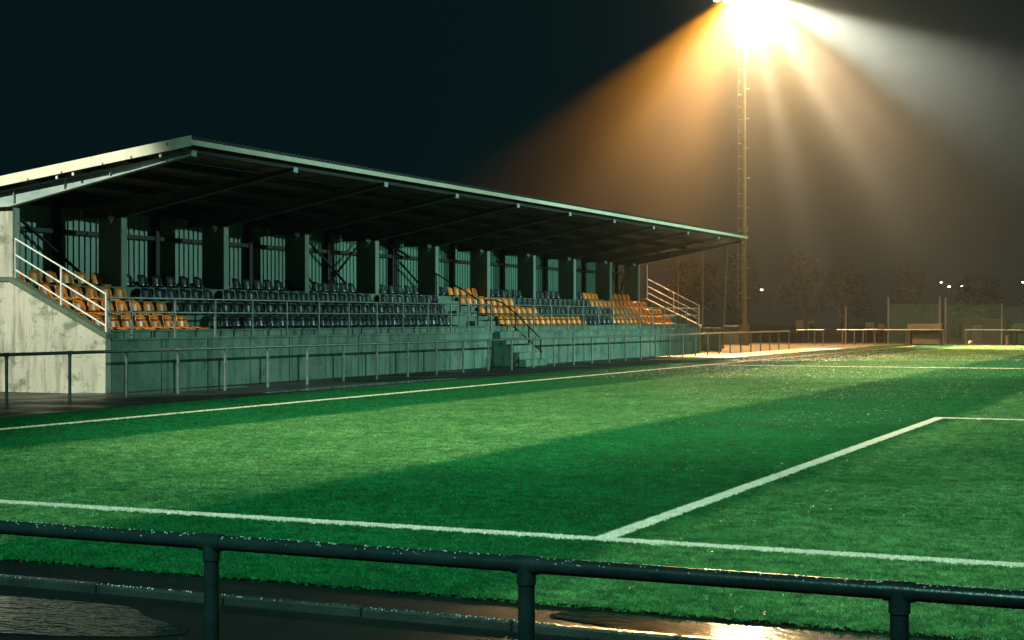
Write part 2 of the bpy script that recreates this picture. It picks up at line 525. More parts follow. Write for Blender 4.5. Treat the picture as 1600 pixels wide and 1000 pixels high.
def on_line(P):
    x, y = P[:, 0], P[:, 1]
    return (np.abs(y) < 0.07) | (np.abs(x) < 0.075) | (np.abs(y - 45.12) < 0.09) | ((np.abs(x - 13.23) < 0.07) & (y > 0) & (y < 16.6)) | ((np.abs(y - 16.5) < 0.07) & (x > 13.2))

def in_view(P, margin=3.0):
    d = P - np.array([CAM.x, CAM.y])
    zf = d @ np.array([FWD.x, FWD.y]); xr = d @ np.array([RGT.x, RGT.y])
    return (zf > 1) & (xr > -zf * 0.45 - margin) & (xr < zf * 0.60 + margin), zf

def cloud(n, x0, x1, y0, y1, dmin, dmax):
    P = np.stack([NR.uniform(x0, x1, n), NR.uniform(y0, y1, n)], 1)
    ok, zf = in_view(P)
    P = P[ok & (zf > dmin) & (zf < dmax)]
    return P

area = (44 - -2.3) * (34 + 2.6)
Ps = []
for dmin, dmax, dens in ((0, 13, 1350), (13, 18, 900), (18, 25, 620), (25, 34, 430)):
    Ps.append(cloud(int(area * dens), -2.3, 44, TURF_Y0 + 0.01, 34, dmin, dmax))
for dmin, dmax, dens in ((34, 46, 300), (46, 64, 180), (64, 110, 85)):
    Ps.append(cloud(int(74 * 90 * dens), -2.3, 71.8, 4, 94, dmin, dmax))
P = np.concatenate(Ps)
# ragged front edge of the turf
e = NR.uniform(0, 1, (9000, 2)); e = np.stack([6 + e[:, 0] * 22, TURF_Y0 + 0.05 - np.abs(NR.normal(0, 0.045, 9000))], 1)
P = np.concatenate([P, e])
ol = on_line(P)
G3 = lambda Q: np.concatenate([Q, np.zeros((len(Q), 1))], 1)
gA = tuft_group('short_turf_tuft', 'blades', 8, 0.020, 0.022, 0.0042, 3)
gW = tuft_group('white_turf_tuft', 'line_blade', 7, 0.026, 0.018, 0.0048, 9)
o = scatter('turf_blades', G3(P[~ol]), gA); tag(o, kind='stuff')
WL = []
for n, x0, x1, y0, y1 in ((18000, 5, 30, -0.075, 0.075), (9000, 13.16, 13.30, 0, 16.56), (2500, 13.2, 19, 16.43, 16.57), (16000, -0.07, 0.07, 6, 60), (3000, -0.07, 0.07, 60, 90), (4000, 0, 30, 45.04, 45.2)):
    WL.append(np.stack([NR.uniform(x0, x1, n), NR.uniform(y0, y1, n)], 1))
W = np.concatenate(WL)
o = scatter('white_line_blades', G3(W), gW); tag(o, kind='stuff')

# ------------------------------------------------------------------ gutter, kerb, puddles in the foreground
gut = structure('gutter', sheet(-7, 40, -3.34, TURF_Y0 - 0.012, -0.022), 'tarmac')
kb = thing('kerb', (10, -3.4, 0), None, None); kb['kind'] = 'structure'
x = 4.0
i = 0
while x < 24:
    dx = 0.0
    ks = MB().bbox(x + 0.006, x + 0.994, -3.425 + R.uniform(-.004, .004), -3.345, -0.05, 0.028 + R.uniform(-.003, .003), 0.012).build('kerb_stone', 'kerb', kb)
    x += 1.0

def puddle(name, cx, cyy, rx, ry, z, seed, n=48):
    rr = random.Random(seed)
    ph = [rr.uniform(0, 6.28) for _ in range(5)]
    vs = []
    for i in range(n):
        a = 2 * PI * i / n
        k = 1 + 0.16 * math.sin(2 * a + ph[0]) + 0.13 * math.sin(3 * a + ph[1]) + 0.09 * math.sin(5 * a + ph[2]) + 0.05 * math.sin(9 * a + ph[3])
        vs.append((cx + rx * k * math.cos(a), cyy + max(-ry, min(ry, ry * k * math.sin(a))), z))
    return structure(name, MB().add(vs, [tuple(range(n))]), 'water')
puddle('puddle', 10.35, -4.3, 1.5, 0.72, -0.022, 4)
puddle('puddle', 15.6, -2.99, 1.3, 0.34, -0.016, 8)
puddle('puddle', 16.0, -3.85, 1.1, 0.34, -0.022, 15)
puddle('puddle', -5.9, 20.4, 0.6, 2.6, -0.018, 5)
puddle('puddle', -3.3, 25.0, 0.45, 5.0, -0.018, 6)

# ------------------------------------------------------------------ the grandstand
ST_Y0, ST_Y1 = 18.49, 66.0
WX = -6.84            # front face of the front wall
WH = 1.30
AISLE = (40.6, 42.6)
stand = thing('grandstand', (WX, ST_Y0, 0), 'long covered concrete grandstand with a sloping roof behind the touchline', 'grandstand')

# end walls (the near one in view)
prof = [(WX - 0.003, -0.05), (WX - 0.003, 1.33), (-9.85, 2.72), (-11.5, 2.72), (-11.5, -0.05)]
ew = MB().prism_y(prof, ST_Y0, ST_Y0 + 0.2).build('end_wall', 'concrete', stand)
MB().prism_y([(-6.80, 1.31), (-6.80, 1.42), (-9.80, 2.84), (-11.5, 2.84), (-11.5, 2.72), (-9.85, 2.722), (-6.84, 1.31)], ST_Y0 - 0.03, ST_Y0 + 0.22).build('coping', 'coping', stand)
MB().prism_y(prof, ST_Y1 - 0.2, ST_Y1).build('end_wall', 'concrete', stand)
MB().prism_y([(-6.80, 1.31), (-6.80, 1.42), (-9.80, 2.84), (-11.5, 2.84), (-11.5, 2.72), (-9.85, 2.722), (-6.84, 1.31)], ST_Y1 - 0.22, ST_Y1 + 0.03).build('coping', 'concrete', stand)

# front wall: cast panels with recessed joints
def panels(y0, y1, n):
    d = (y1 - y0) / n
    for i in range(n):
        px = R.uniform(-.004, .004)
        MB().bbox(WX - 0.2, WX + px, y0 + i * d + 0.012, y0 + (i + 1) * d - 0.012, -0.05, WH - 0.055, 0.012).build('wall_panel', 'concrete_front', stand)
panels(ST_Y0 + 0.2, AISLE[0], 11)
panels(AISLE[1], ST_Y1 - 0.2, 12)
MB().box(-7.02, WX - 0.03, ST_Y0 + .2, AISLE[0], 0, WH - 0.06).box(-7.02, WX - 0.03, AISLE[1], ST_Y1 - .2, 0, WH - 0.06).build('wall_core', 'step', stand)
for a, b in ((ST_Y0 + 0.2, AISLE[0]), (AISLE[1], ST_Y1 - 0.2)):
    n = 6
    for i in range(n):
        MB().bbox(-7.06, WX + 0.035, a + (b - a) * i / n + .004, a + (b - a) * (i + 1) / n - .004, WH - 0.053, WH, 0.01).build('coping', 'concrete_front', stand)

# terraces
RX = [-7.32, -8.12, -8.90, -9.70]
LZ = [1.50, 1.88, 2.27, 2.67]
MB().box(-11.4, -7.06, ST_Y0 + .2, ST_Y1 - .2, 0.0, WH - 0.02).build('walkway_slab', 'step', stand)
for k in range(4):
    zlow = (WH - 0.02) if k == 0 else LZ[k - 1]
    for a, b in ((ST_Y0 + 0.2, AISLE[0] + .4), (AISLE[1] + .3, ST_Y1 - 0.2)):
        if k == 0:
            MB().box(-11.38, RX[0] - 0.06, a, b, zlow, LZ[0] - 0.045).build('terrace_fill', 'step', stand)
            y = a
            while y < b - 0.3:
                L = R.choice((1.10, 1.16, 1.2, 0.72))
                y2 = min(b, y + L)
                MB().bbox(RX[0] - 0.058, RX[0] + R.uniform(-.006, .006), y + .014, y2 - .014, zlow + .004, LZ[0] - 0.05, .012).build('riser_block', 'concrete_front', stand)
                y = y2
            MB().bbox(-11.36, RX[0] + 0.03, a, b, LZ[0] - 0.045, LZ[0], .01).build('terrace_step', 'step', stand)
        else:
            MB().bbox(-11.36, RX[k], a, b, zlow, LZ[k], .012).build('terrace_step', 'step', stand)
# aisle: fill and half steps
a0, a1 = AISLE[0] + .4, AISLE[1] + .3
for k in range(4):
    zlow = (WH - 0.02) if k == 0 else LZ[k - 1]
    MB().bbox(-11.34, RX[k] - 0.04, a0 + .003, a1 - .003, zlow, LZ[k], .012).build('aisle_step', 'step', stand)
    if k:
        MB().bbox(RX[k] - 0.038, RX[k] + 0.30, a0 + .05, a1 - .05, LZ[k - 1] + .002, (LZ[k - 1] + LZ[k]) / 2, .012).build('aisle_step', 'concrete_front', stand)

# pillars
PY = [22.72, 27.55, 32.15, 36.85, 41.54, 46.2, 50.94, 55.65, 60.4, 64.55]
PX0, PX1 = -10.55, -9.76
def roof_z(x): return 6.03 + 0.1262 * (x + 4.08)
def beam_bot(x): return 5.66 + (x + 4.16) * (5.66 - 4.60) / (-4.16 + 9.76)
ALLP = [18.50] + PY
for y in ALLP:
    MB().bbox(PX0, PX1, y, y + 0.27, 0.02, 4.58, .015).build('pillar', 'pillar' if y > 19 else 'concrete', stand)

# roof beams: tapered I-sections
for y in ALLP:
    yc = y + 0.13 if y > 19 else 18.44
    b = MB()
    xa, xb = -11.2, -4.20
    bt = lambda q: roof_z(q) - 0.30
    bb = lambda q: min(beam_bot(q), bt(q) - .06) if q > -9.7 else 4.60
    xs = [xa, -10.6, -9.76, -8.6, -7.4, -6.2, -5.2, xb]
    prof = [(q, bb(q)) for q in xs] + [(q, bt(q)) for q in reversed(xs)]
    b.prism_y(prof, yc - .012, yc + .012)
    for q0, q1 in zip(xs[:-1], xs[1:]):
        for fz in (bb, bt):
            s_ = 0.014
            b.add([(q0, yc - .09, fz(q0) - s_), (q1, yc - .09, fz(q1) - s_), (q1, yc + .09, fz(q1) - s_), (q0, yc + .09, fz(q0) - s_),
                   (q0, yc - .09, fz(q0) + s_), (q1, yc - .09, fz(q1) + s_), (q1, yc + .09, fz(q1) + s_), (q0, yc + .09, fz(q0) + s_)],
                  [(0, 3, 2, 1), (4, 5, 6, 7), (0, 1, 5, 4), (2, 3, 7, 6), (1, 2, 6, 5), (3, 0, 4, 7)])
    bmt = 'beam' if y < 19 else 'shaded_beam'
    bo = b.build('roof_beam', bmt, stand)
    e = MB().box(xb, xb + .016, yc - .10, yc + .10, bb(xb) - .05, bt(xb) + .02).build('end_plate', 'beam', bo)
    for q in (-9.6, -8.0, -6.6):
        MB().box(q - .008, q + .008, yc - .085, yc - .013, bb(q) + .02, bt(q) - .02).build('stiffener', bmt, bo)
    # short bracket from pillar to beam
    if y > 19:
        MB().tube((-10.2, y - .03, 4.36), (-9.85, y - .34, 4.58), .075, 10, .09).build('loudspeaker', 'pillar', stand)

# purlins
for xx in (-4.4, -5.9, -7.3, -8.7, -10.1, -11.2):
    z = roof_z(xx) - 0.30 + .016
    MB().box(xx - .045, xx + .045, 18.2, 64.85, z, z + .20).build('purlin', 'dark_steel', stand)
for xx in (-8.05, -7.55, -4.95):
    MB().box(xx - .03, xx + .03, 18.15, 18.198, roof_z(xx) - .33, roof_z(xx) - .24).build('purlin_cleat', 'white_rail', stand)

# corrugated roof sheets
RY0, RY1 = 18.14, 64.95
nsh = 12
for i in range(nsh):
    y0 = RY0 + (RY1 - RY0) * i / nsh; y1 = RY0 + (RY1 - RY0) * (i + 1) / nsh
    b = MB(); pts = []
    y = y0
    p = (y1 - y0) / 20
    for j in range(20):
        yy = y0 + j * p
        pts += [(yy, 0), (yy + p * .3, 0), (yy + p * .45, .045), (yy + p * .85, .045)]
    pts.append((y1 + (0.03 if i < nsh - 1 else 0), 0))
    xa, xb = -11.7, -4.03
    lift = 0.002 * (i % 2)
    vs = []
    for x_ in (xa, xb):
        for dz in (0.002, -.006):
            vs += [(x_, q, roof_z(x_) - 0.052 + h + dz + lift) for q, h in pts]
    n = len(pts); fs = []
    for j in range(n - 1):
        fs += [(j, j + 1, 2 * n + j + 1, 2 * n + j), (n + j, 3 * n + j, 3 * n + j + 1, n + j + 1), (2 * n + j, 2 * n + j + 1, 3 * n + j + 1, 3 * n + j), (j, n + j, n + j + 1, j + 1)]
    b.add(vs, fs)
    b.build('roof_sheet', 'roof', stand)

# fascias
fy = [18.12, 19.30, 24.0, 28.7, 33.2, 37.75, 42.3, 46.9, 51.4, 56.0, 60.6, 64.97]
for a, b_ in zip(fy[:-1], fy[1:]):
    o = MB().bbox(-4.075, -4.04, a + .006, b_ - .006, 5.84, 5.965, .006).build('front_fascia', 'fascia', stand)
    MB().box(-4.08, -4.032, b_ - .03, b_ + .03, 5.835, 5.97).build('joint_cover', 'fascia', o)
for ys in (18.10, 64.975):
    b = MB()
    x0, x1 = -11.7, -4.035
    b.add([(x0, ys, roof_z(x0) - .23), (x1, ys, roof_z(x1) - .23), (x1, ys, roof_z(x1) + .02), (x0, ys, roof_z(x0) + .02),
           (x0, ys + .03, roof_z(x0) - .23), (x1, ys + .03, roof_z(x1) - .23), (x1, ys + .03, roof_z(x1) + .02), (x0, ys + .03, roof_z(x0) + .02)],
          [(0, 1, 2, 3), (4, 7, 6, 5), (0, 4, 5, 1), (1, 5, 6, 2), (2, 6, 7, 3), (3, 7, 4, 0)])
    gf = b.build('gable_fascia', 'fascia', stand)
    if ys < 20:
        for xx, dz in ((-4.7, -.10), (-5.75, -.22), (-6.6, -.235), (-7.85, -.235), (-8.9, -.235)):
            MB().box(xx - .02, xx + .02, ys - .012, ys - .002, roof_z(xx) + dz, roof_z(xx) + dz + .05).build('rust_mark', 'rust', gf)

# rear cladding with its steel frame
BX = -11.3
ends = [18.49 + .1] + [p + .13 for p in PY] + [66.0]
for i in range(len(ends) - 1):
    y0, y1 = ends[i], ends[i + 1]
    n = max(2, int((y1 - y0) / .235)); p = (y1 - y0) / n
    pts = []
    for j in range(n):
        yy = y0 + j * p
        pts += [(yy, 0), (yy + p * .5, 0), (yy + p * .6, .035), (yy + p * .9, .035)]
    pts.append((y1, 0))
    vs = [(BX - h, q, z) for z in (2.6, 5.14) for q, h in pts]
    m_ = len(pts)
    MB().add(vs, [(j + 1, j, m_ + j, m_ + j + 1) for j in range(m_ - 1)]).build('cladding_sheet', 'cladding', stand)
FX = -11.17
CY = [21.75, 26.1, 31.0, 35.9, 40.65, 45.85, 50.8, 55.6, 60.5, 65.15]
for c in CY:
    MB().box(FX - .07, FX + .07, c - .09, c + .09, 2.66, 5.05).build('frame_post', 'dark_steel', stand)
edges = [18.8] + PY
for i in range(10):
    MB().box(FX - .04, FX + .04, edges[i] + .25, CY[i] - .092, 4.12, 4.24).build('frame_rail', 'dark_steel', stand)
    MB().box(FX - .04, FX + .04, CY[i] + .092, edges[i + 1] + .2 if i < 9 else 65.9, 4.12, 4.24).build('frame_rail', 'dark_steel', stand)
for a, b_ in (((20.0, 4.55), (22.7, 3.0)), ((34.0, 4.75), (37.0, 3.05)), ((34.1, 3.45), (34.9, 2.9)), ((38.0, 4.55), (35.6, 2.9)),
              ((38.6, 5.0), (41.9, 4.2)), ((41.1, 3.95), (43.2, 2.9)), ((64.3, 4.05), (65.15, 3.0)), ((66.0, 4.05), (65.2, 3.0))):
    MB().tube((FX + .10, a[0], a[1]), (FX + .10, b_[0], b_[1]), .045, 8).build('brace', 'dark_steel', stand)

# staircase in front of the aisle
stair = thing('staircase', (-6.2, 41.5, 0), 'short concrete staircase up to the aisle of the stand', 'staircase')
nst = 5
for i in range(nst):
    z1 = WH * (i + 1) / nst
    x1 = -5.52 - i * 0.262
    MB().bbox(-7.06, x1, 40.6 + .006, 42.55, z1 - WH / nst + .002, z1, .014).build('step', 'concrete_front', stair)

# ------------------------------------------------------------------ rails
def rail_thing(name, label, cat, pts_rails, posts, mat, r_rail, r_post, group=None, caps=True, n=10):
    loc = posts[0][0]
    t = thing(name, loc, label, cat, group)
    for pts in pts_rails:
        MB().path(pts, r_rail, n).build('rail', mat, t)
    for a, b in posts:
        po = MB().tube(a, b, r_post, n).build('post', mat, t)
        if caps:
            MB().tube((b[0], b[1], b[2] - .012), (b[0], b[1], b[2] + .012), r_post * 1.25, n).build('cap', mat, po)
    return t

# guard rail along the front of the terrace
GX = -6.93
gy = [18.75, 19.6] + [21.36 + 1.765 * i for i in range(10)] + [38.65, 40.55]
t = rail_thing('guard_rail', 'grey two-bar guard rail on the wall left of the stairs', 'guard rail',
               [[(GX, 18.6, 2.30), (GX, 40.55, 2.30)], [(GX, 18.6, 1.94), (GX, 38.65, 1.94)]],
               [((GX, y, WH - .002), (GX, y, 2.30)) for y in gy], 'galv_dull', .026, .03, 'guard rails along the stand front')
gy = [42.75 + 1.765 * i for i in range(13)] + [65.75]
t = rail_thing('guard_rail', 'grey two-bar guard rail on the wall from the stairs to the far end', 'guard rail',
               [[(GX, 42.75, 2.30), (GX, 65.75, 2.30)], [(GX, 42.75, 1.94), (GX, 65.75, 1.94)]],
               [((GX, y, WH - .002), (GX, y, 2.30)) for y in gy], 'galv_dull', .026, .03, 'guard rails along the stand front')

# sloping hand rails on the end walls
def sloper(yy, label, zz, mat, tall):
    a = Vector((-6.9, yy, 1.44)); b = Vector((-9.76, yy, 2.83))
    hs = zz
    rails = [[(-9.76, yy, 2.82 + h), (-6.90, yy, 1.40 + h)] for h in hs]
    top = hs[0]
    posts = [((-6.90, yy, 1.38), (-6.90, yy, 1.40 + top)), ((-8.29, yy, 2.06), (-8.29, yy, 2.09 + top)), ((-9.76, yy, 2.76), (-9.76, yy, 2.82 + top + tall))]
    return rail_thing('hand_rail', label, 'hand rail', rails, posts, mat, .021, .027, 'sloping hand rails on the end walls', False, 8)
sloper(18.59, 'pale three-bar hand rail sloping down the near end wall', (0.98, 0.58, 0.20), 'white_rail', 0)
sloper(65.92, 'pale hand rail sloping down the far end wall with one tall post', (1.06, 0.68, 0.34), 'white_rail', 0.75)

# aisle hand rails
yl = 40.72
rail_thing('stair_rail', 'dark bent hand rail on the left side of the aisle steps', 'hand rail',
           [[(-9.5, yl, 3.60), (-8.5, yl, 3.03), (-8.25, yl, 2.92), (-7.5, yl, 2.45)]],
           [((-9.3, yl, 2.27), (-9.3, yl, 3.48)), ((-8.3, yl, 1.88), (-8.3, yl, 2.93)), ((-7.55, yl, 1.5), (-7.55, yl, 2.47))], 'dark_steel', .026, .024, 'stair hand rails')
yr = 42.62
rail_thing('stair_rail', 'dark two-bar hand rail down the right side of the front stairs', 'hand rail',
           [[(-8.2, yr, 2.50), (-7.75, yr, 2.50), (-7.35, yr, 2.36), (-6.85, yr, 1.98), (-5.78, yr, 0.99)], [(-6.95, yr, 1.48), (-5.74, yr, 0.5)]],
           [((-8.1, yr, 1.88), (-8.1, yr, 2.50)), ((-6.87, yr, 1.3), (-6.87, yr, 2.0)), ((-5.80, yr, -0.02), (-5.80, yr, 1.0)), ((-6.30, yr, -0.02), (-6.30, yr, 1.48))], 'dark_steel', .026, .028, 'stair hand rails')

# barriers: one pipe on posts
def barrier(name, label, P0, P1, posts, h, r, rp, mat, n=10, group='pipe barriers round the pitch'):
    t = thing(name, (P0[0], P0[1], 0), label, 'barrier', group)
    MB().tube((P0[0], P0[1], h), (P1[0], P1[1], h), r, n).build('rail', mat, t)
    d = (Vector(P1) - Vector(P0)).normalized()
    for p in posts:
        po = MB().tube((p[0], p[1], -.06), (p[0], p[1], h - r * .5), rp, n).build('post', mat, t)
        MB().tube((p[0] - d.x * r * 1.7, p[1] - d.y * r * 1.7, h), (p[0] + d.x * r * 1.7, p[1] + d.y * r * 1.7, h), r * 1.16, n).tube((p[0], p[1], h - r * 2.4), (p[0], p[1], h), rp * 1.16, n).build('tee_fitting', mat, po)
    return t
BXR = -5.05
by = [9.4, 11.3] + [13.18 + 1.932 * i for i in range(33)] + [77.35]
by = by[:-1] if by[-1] - by[-2] < .8 else by
barrier('pipe_barrier', 'long grey pipe barrier with many posts in front of the stand', (BXR, 6), (BXR, by[-1]), [(BXR, y) for y in by], 1.04, .038, .034, 'galv_dull')

FY = -6.5
fx = [10.1, 11.45, 12.79, 14.122, 15.47, 16.775, 18.1, 19.42, 20.75, 22.1]
fgb = barrier('pipe_barrier', 'dark thick pipe barrier across the foreground, wet with rain', (9.5, FY), (22.7, FY), [(x_, FY) for x_ in fx], 0.897, .029, .030, 'dark_rail', 24)
# rain drops standing on the front pipe and the kerb
b = MB()
for i in range(420):
    xx = R.uniform(12.7, 17.4); a = R.gauss(0, .55)
    rr = R.uniform(.0018, .0042)
    b.ball((xx, FY + math.sin(a) * .029, .897 + math.cos(a) * .029), rr, 4, 6, .8)
tag(b.build('rain_drops', 'drop'), kind='stuff')
b = MB()
for i in range(190):
    xx = R.uniform(9.5, 14.2)
    b.ball((xx, -3.40 + R.uniform(-.02, .03), .028), R.uniform(.0025, .006), 4, 6, .8)
tag(b.build('rain_drops', 'drop'), kind='stuff')

# ------------------------------------------------------------------ seats
def seat_shell():
    """back shell and pan of a one-piece bucket seat, facing +x; origin at the floor behind it"""
    def thick(grid, nu, nv, t_vec):
        vs = []; fs = []
        for p in grid: vs.append(p)
        for p, d in zip(grid, t_vec): vs.append((p[0] + d[0], p[1] + d[1], p[2] + d[2]))
        n = nu * nv
        for i in range(nv - 1):
            for j in range(nu - 1):
                a = i * nu + j
                fs.append((a, a + 1, a + nu + 1, a + nu)); fs.append((n + a, n + a + nu, n + a + nu + 1, n + a + 1))
        ring = [j for j in range(nu)] + [i * nu + nu - 1 for i in range(1, nv)] + [(nv - 1) * nu + j for j in range(nu - 2, -1, -1)] + [i * nu for i in range(nv - 2, 0, -1)]
        for a, c in zip(ring, ring[1:] + ring[:1]):
            fs.append((a, n + a, n + c, c))
        return vs, fs
    nu, nv = 9, 8
    g = []; d = []
    for i in range(nv):
        v = i / (nv - 1)
        z = 0.05 + 0.335 * v
        w_ = 0.222 * (1 - 0.05 * v) * (1 if v < .72 else math.sqrt(max(0.0, 1 - ((v - .72) / .28) ** 2 * 0.55)))
        for j in range(nu):
            u = -1 + 2 * j / (nu - 1)
            x_ = 0.05 - 0.06 * v + 0.075 * abs(u) ** 3 * (1 - .45 * v) + (0.03 * (v - .85) / .15 * -1 if v > .85 else 0)
            g.append((x_, w_ * u, z - .02 * abs(u) ** 4 * v)); d.append((-.018, 0, 0))
    back = thick(g, nu, nv, d)
    nu, nv = 9, 6
    g = []; d = []
    for i in range(nv):
        v = i / (nv - 1)
        x_ = 0.032 + 0.40 * v
        z0 = 0.055 - .012 * math.sin(PI * v) - (.03 * ((v - .8) / .2) ** 2 if v > .8 else 0)
        for j in range(nu):
            u = -1 + 2 * j / (nu - 1)
            g.append((x_ - (.05 * abs(u) ** 4 if v > .9 else 0), .222 * u, z0 + .035 * abs(u) ** 3 * (1 - .7 * v))); d.append((0, 0, -.018))
    pan = thick(g, nu, nv, d)
    return back, pan
BACK, PAN = seat_shell()
def seat_mesh(name, geo, mat):
    me = bpy.data.meshes.new(name)
    me.from_pydata(geo[0], [], geo[1])
    me.polygons.foreach_set('use_smooth', [True] * len(geo[1]))
    me.materials.append(M[mat]); me.update()
    return me
fr = MB().bbox(.05, .30, -.15, .15, 0.0, .034, .01)
def mount_mesh():
    me = bpy.data.meshes.new('mount'); me.from_pydata(fr.v, [], fr.f); me.materials.append(M['dark_steel']); me.update(); return me
MNT = mount_mesh()
PROTO = {}
for c in ('orange', 'navy'):
    PROTO[c] = (seat_mesh('backrest', BACK, c), seat_mesh('seat_pan', PAN, c))

def ordinal(n):
    w_ = ['', 'first', 'second', 'third', 'fourth', 'fifth', 'sixth', 'seventh', 'eighth', 'ninth', 'tenth', 'eleventh', 'twelfth', 'thirteenth', 'fourteenth',
          'fifteenth', 'sixteenth', 'seventeenth', 'eighteenth', 'nineteenth', 'twentieth']
    if n <= 20: return w_[n]
    t_ = {2: 'twenty', 3: 'thirty'}[n // 10]
    return (t_[:-1] + 'ieth') if n % 10 == 0 else t_ + '-' + w_[n % 10]

ROWX = [-7.98, -8.76, -9.53, -10.28]
ROWN = ['front row', 'second row', 'third row', 'top row']
seat_src = {}
def place_seat(row, y, c, label, broken=False):
    loc = Vector((ROWX[row], y, LZ[row] - .002))
    if c not in seat_src:
        root = bpy.data.objects.new('stadium_seat', None); COL.objects.link(root)
        kids = []
        for nm, me in (('backrest', PROTO[c][0]), ('seat_pan', PROTO[c][1]), ('mount', MNT)):
            k = bpy.data.objects.new(nm, me); k.parent = root; COL.objects.link(k); kids.append(k)
        seat_src[c] = (root, kids)
    else:
        src, sk = seat_src[c]
        root = src.copy(); COL.objects.link(root)
        for k in sk:
            if broken and k.name.startswith('backrest'): continue
            kk = k.copy(); kk.parent = root; COL.objects.link(kk)
    root.location = loc
    root.rotation_euler = (0, R.uniform(-.02, .02), R.uniform(-.035, .035))
    tag(root, label, 'seat', 'plastic seats in the stand')

def run(row, y0, step, n, c, where):
    for i in range(n):
        nm = ordinal(i + 1)
        place_seat(row, y0 + .22 + step * i + R.uniform(-.012, .012), c, '%s plastic seat, %s of the %s' % (c, nm, where))

B1, B2 = 'left of the stairs', 'right of the stairs'
run(0, 18.72, .575, 8, 'orange', 'orange front-row run at the near end')
place_seat(0, 23.55, 'orange', 'orange seat pan without its backrest at the end of the near front row', True)
run(0, 24.25, .578, 26, 'navy', 'navy front-row run left of the stairs')
run(1, 18.95, .563, 8, 'orange', 'orange second-row run at the near end')
run(1, 23.60, .578, 29, 'navy', 'navy second-row run left of the stairs')
run(2, 19.15, .59, 6, 'orange', 'orange third-row run at the near end')
run(2, 23.25, .575, 6, 'navy', 'navy third-row run nearest the orange seats')
run(2, 27.15, .603, 15, 'navy', 'long navy third-row run left of the stairs')
run(2, 36.75, .565, 8, 'navy', 'navy third-row run next to the stairs')
run(3, 19.0, .61, 6, 'orange', 'orange top-row run before the first pillar')
PN = ['first', 'second', 'third', 'fourth', 'fifth', 'sixth', 'seventh', 'eighth', 'ninth']
def top(bay, y0, step, n, c, extra=''):
    run(3, y0, step, n, c, '%s top-row seats between %s and %s pillars' % (c, PN[bay], PN[bay + 1]))
top(0, 23.35, .66, 6, 'navy')
top(1, 28.05, .60, 7, 'navy')
top(2, 32.75, .60, 6, 'navy')
top(3, 37.4, .62, 6, 'navy')
top(4, 42.2, .60, 2, 'navy')
top(4, 43.5, .55, 5, 'orange')
top(5, 46.8, .57, 7, 'navy')
top(6, 51.5, .61, 6, 'navy')
top(7, 56.25, .55, 3, 'navy')
top(7, 57.95, .50, 4, 'orange')
run(3, 61.0, .60, 6, 'orange', 'orange top-row run at the far end')
run(2, 43.1, .575, 9, 'orange', 'orange third-row run right of the stairs')
run(2, 48.4, .57, 15, 'navy', 'navy third-row run right of the stairs')
run(2, 57.0, .575, 14, 'orange', 'orange third-row run at the far end')
run(1, 43.3, .575, 10, 'orange', 'orange second-row run right of the stairs')
run(1, 49.15, .575, 15, 'navy', 'navy second-row run right of the stairs')
run(1, 57.85, .575, 13, 'orange', 'orange second-row run at the far end')
run(0, 43.4, .575, 15, 'orange', 'orange front-row run right of the stairs')
run(0, 52.2, .575, 6, 'navy', 'navy front-row run right of the stairs')
run(0, 55.8, .575, 15, 'orange', 'orange front-row run at the far end')

# ------------------------------------------------------------------ the floodlight mast
mast = thing('floodlight_mast', MAST, 'tall pale floodlight mast with a lit lamp head beyond the far end of the stand', 'floodlight mast')
mp_ = MB()
mp_.tube((MAST.x, MAST.y, -.06), (MAST.x, MAST.y, 24.4), .175, 14, .12).build('pole', 'mast', mast)
MB().tube((MAST.x, MAST.y, -.06), (MAST.x, MAST.y, 1.25), .34, 14).tube((MAST.x, MAST.y, 1.25), (MAST.x, MAST.y, 1.36), .40, 14).build('base_sleeve', 'mast', mast)
MB().tube((MAST.x, MAST.y, 7.75), (MAST.x, MAST.y, 8.05), .25, 14).build('collar', 'mast', mast)
LO = -RGT * 0.42
lx, ly = MAST.x + LO.x, MAST.y + LO.y
ld = MB().tube((lx, ly, 2.5), (lx, ly, 23.6), .028, 6).build('ladder_rail', 'mast', mast)
z = 2.7
rungs = None
while z < 23.5:
    big = int(z / .85) % 4 == 0
    MB().tube((MAST.x, MAST.y, z), (lx, ly, z), .022 if not big else .035, 6).build('rung', 'mast', mast)
    z += .85
for q in range(10):
    zz = 3.2 + q * 2.05
    MB().tube((MAST.x, MAST.y, zz), (MAST.x + RGT.x * .36, MAST.y + RGT.y * .36, zz), .03, 6).build('peg', 'mast', mast)
for zz in (23.7, 24.35):
    a = MAST + HX * -2.4 + UPV * zz; c = MAST + HX * 2.4 + UPV * zz
    MB().tube(a, c, .06, 8).build('crossbar', 'mast', mast)
FACE = (Vector((0.66, -0.75, 0)) * .86 - UPV * .5).normalized()
for k in (-2.1, -1.4, -.7, .0, .7, 1.4, 2.1):
    for zz in (23.78, 24.43):
        p = MAST + HX * k + UPV * zz + FACE * .18
        if k == .0 and zz > 24: continue
        fl = MB().tube(p - FACE * .12, p + FACE * .10, .16, 14, .31).build('floodlight', 'dark_steel', mast)
        MB().tube(p + FACE * .101, p + FACE * .112, .29, 14).build('lens', 'lens', fl)

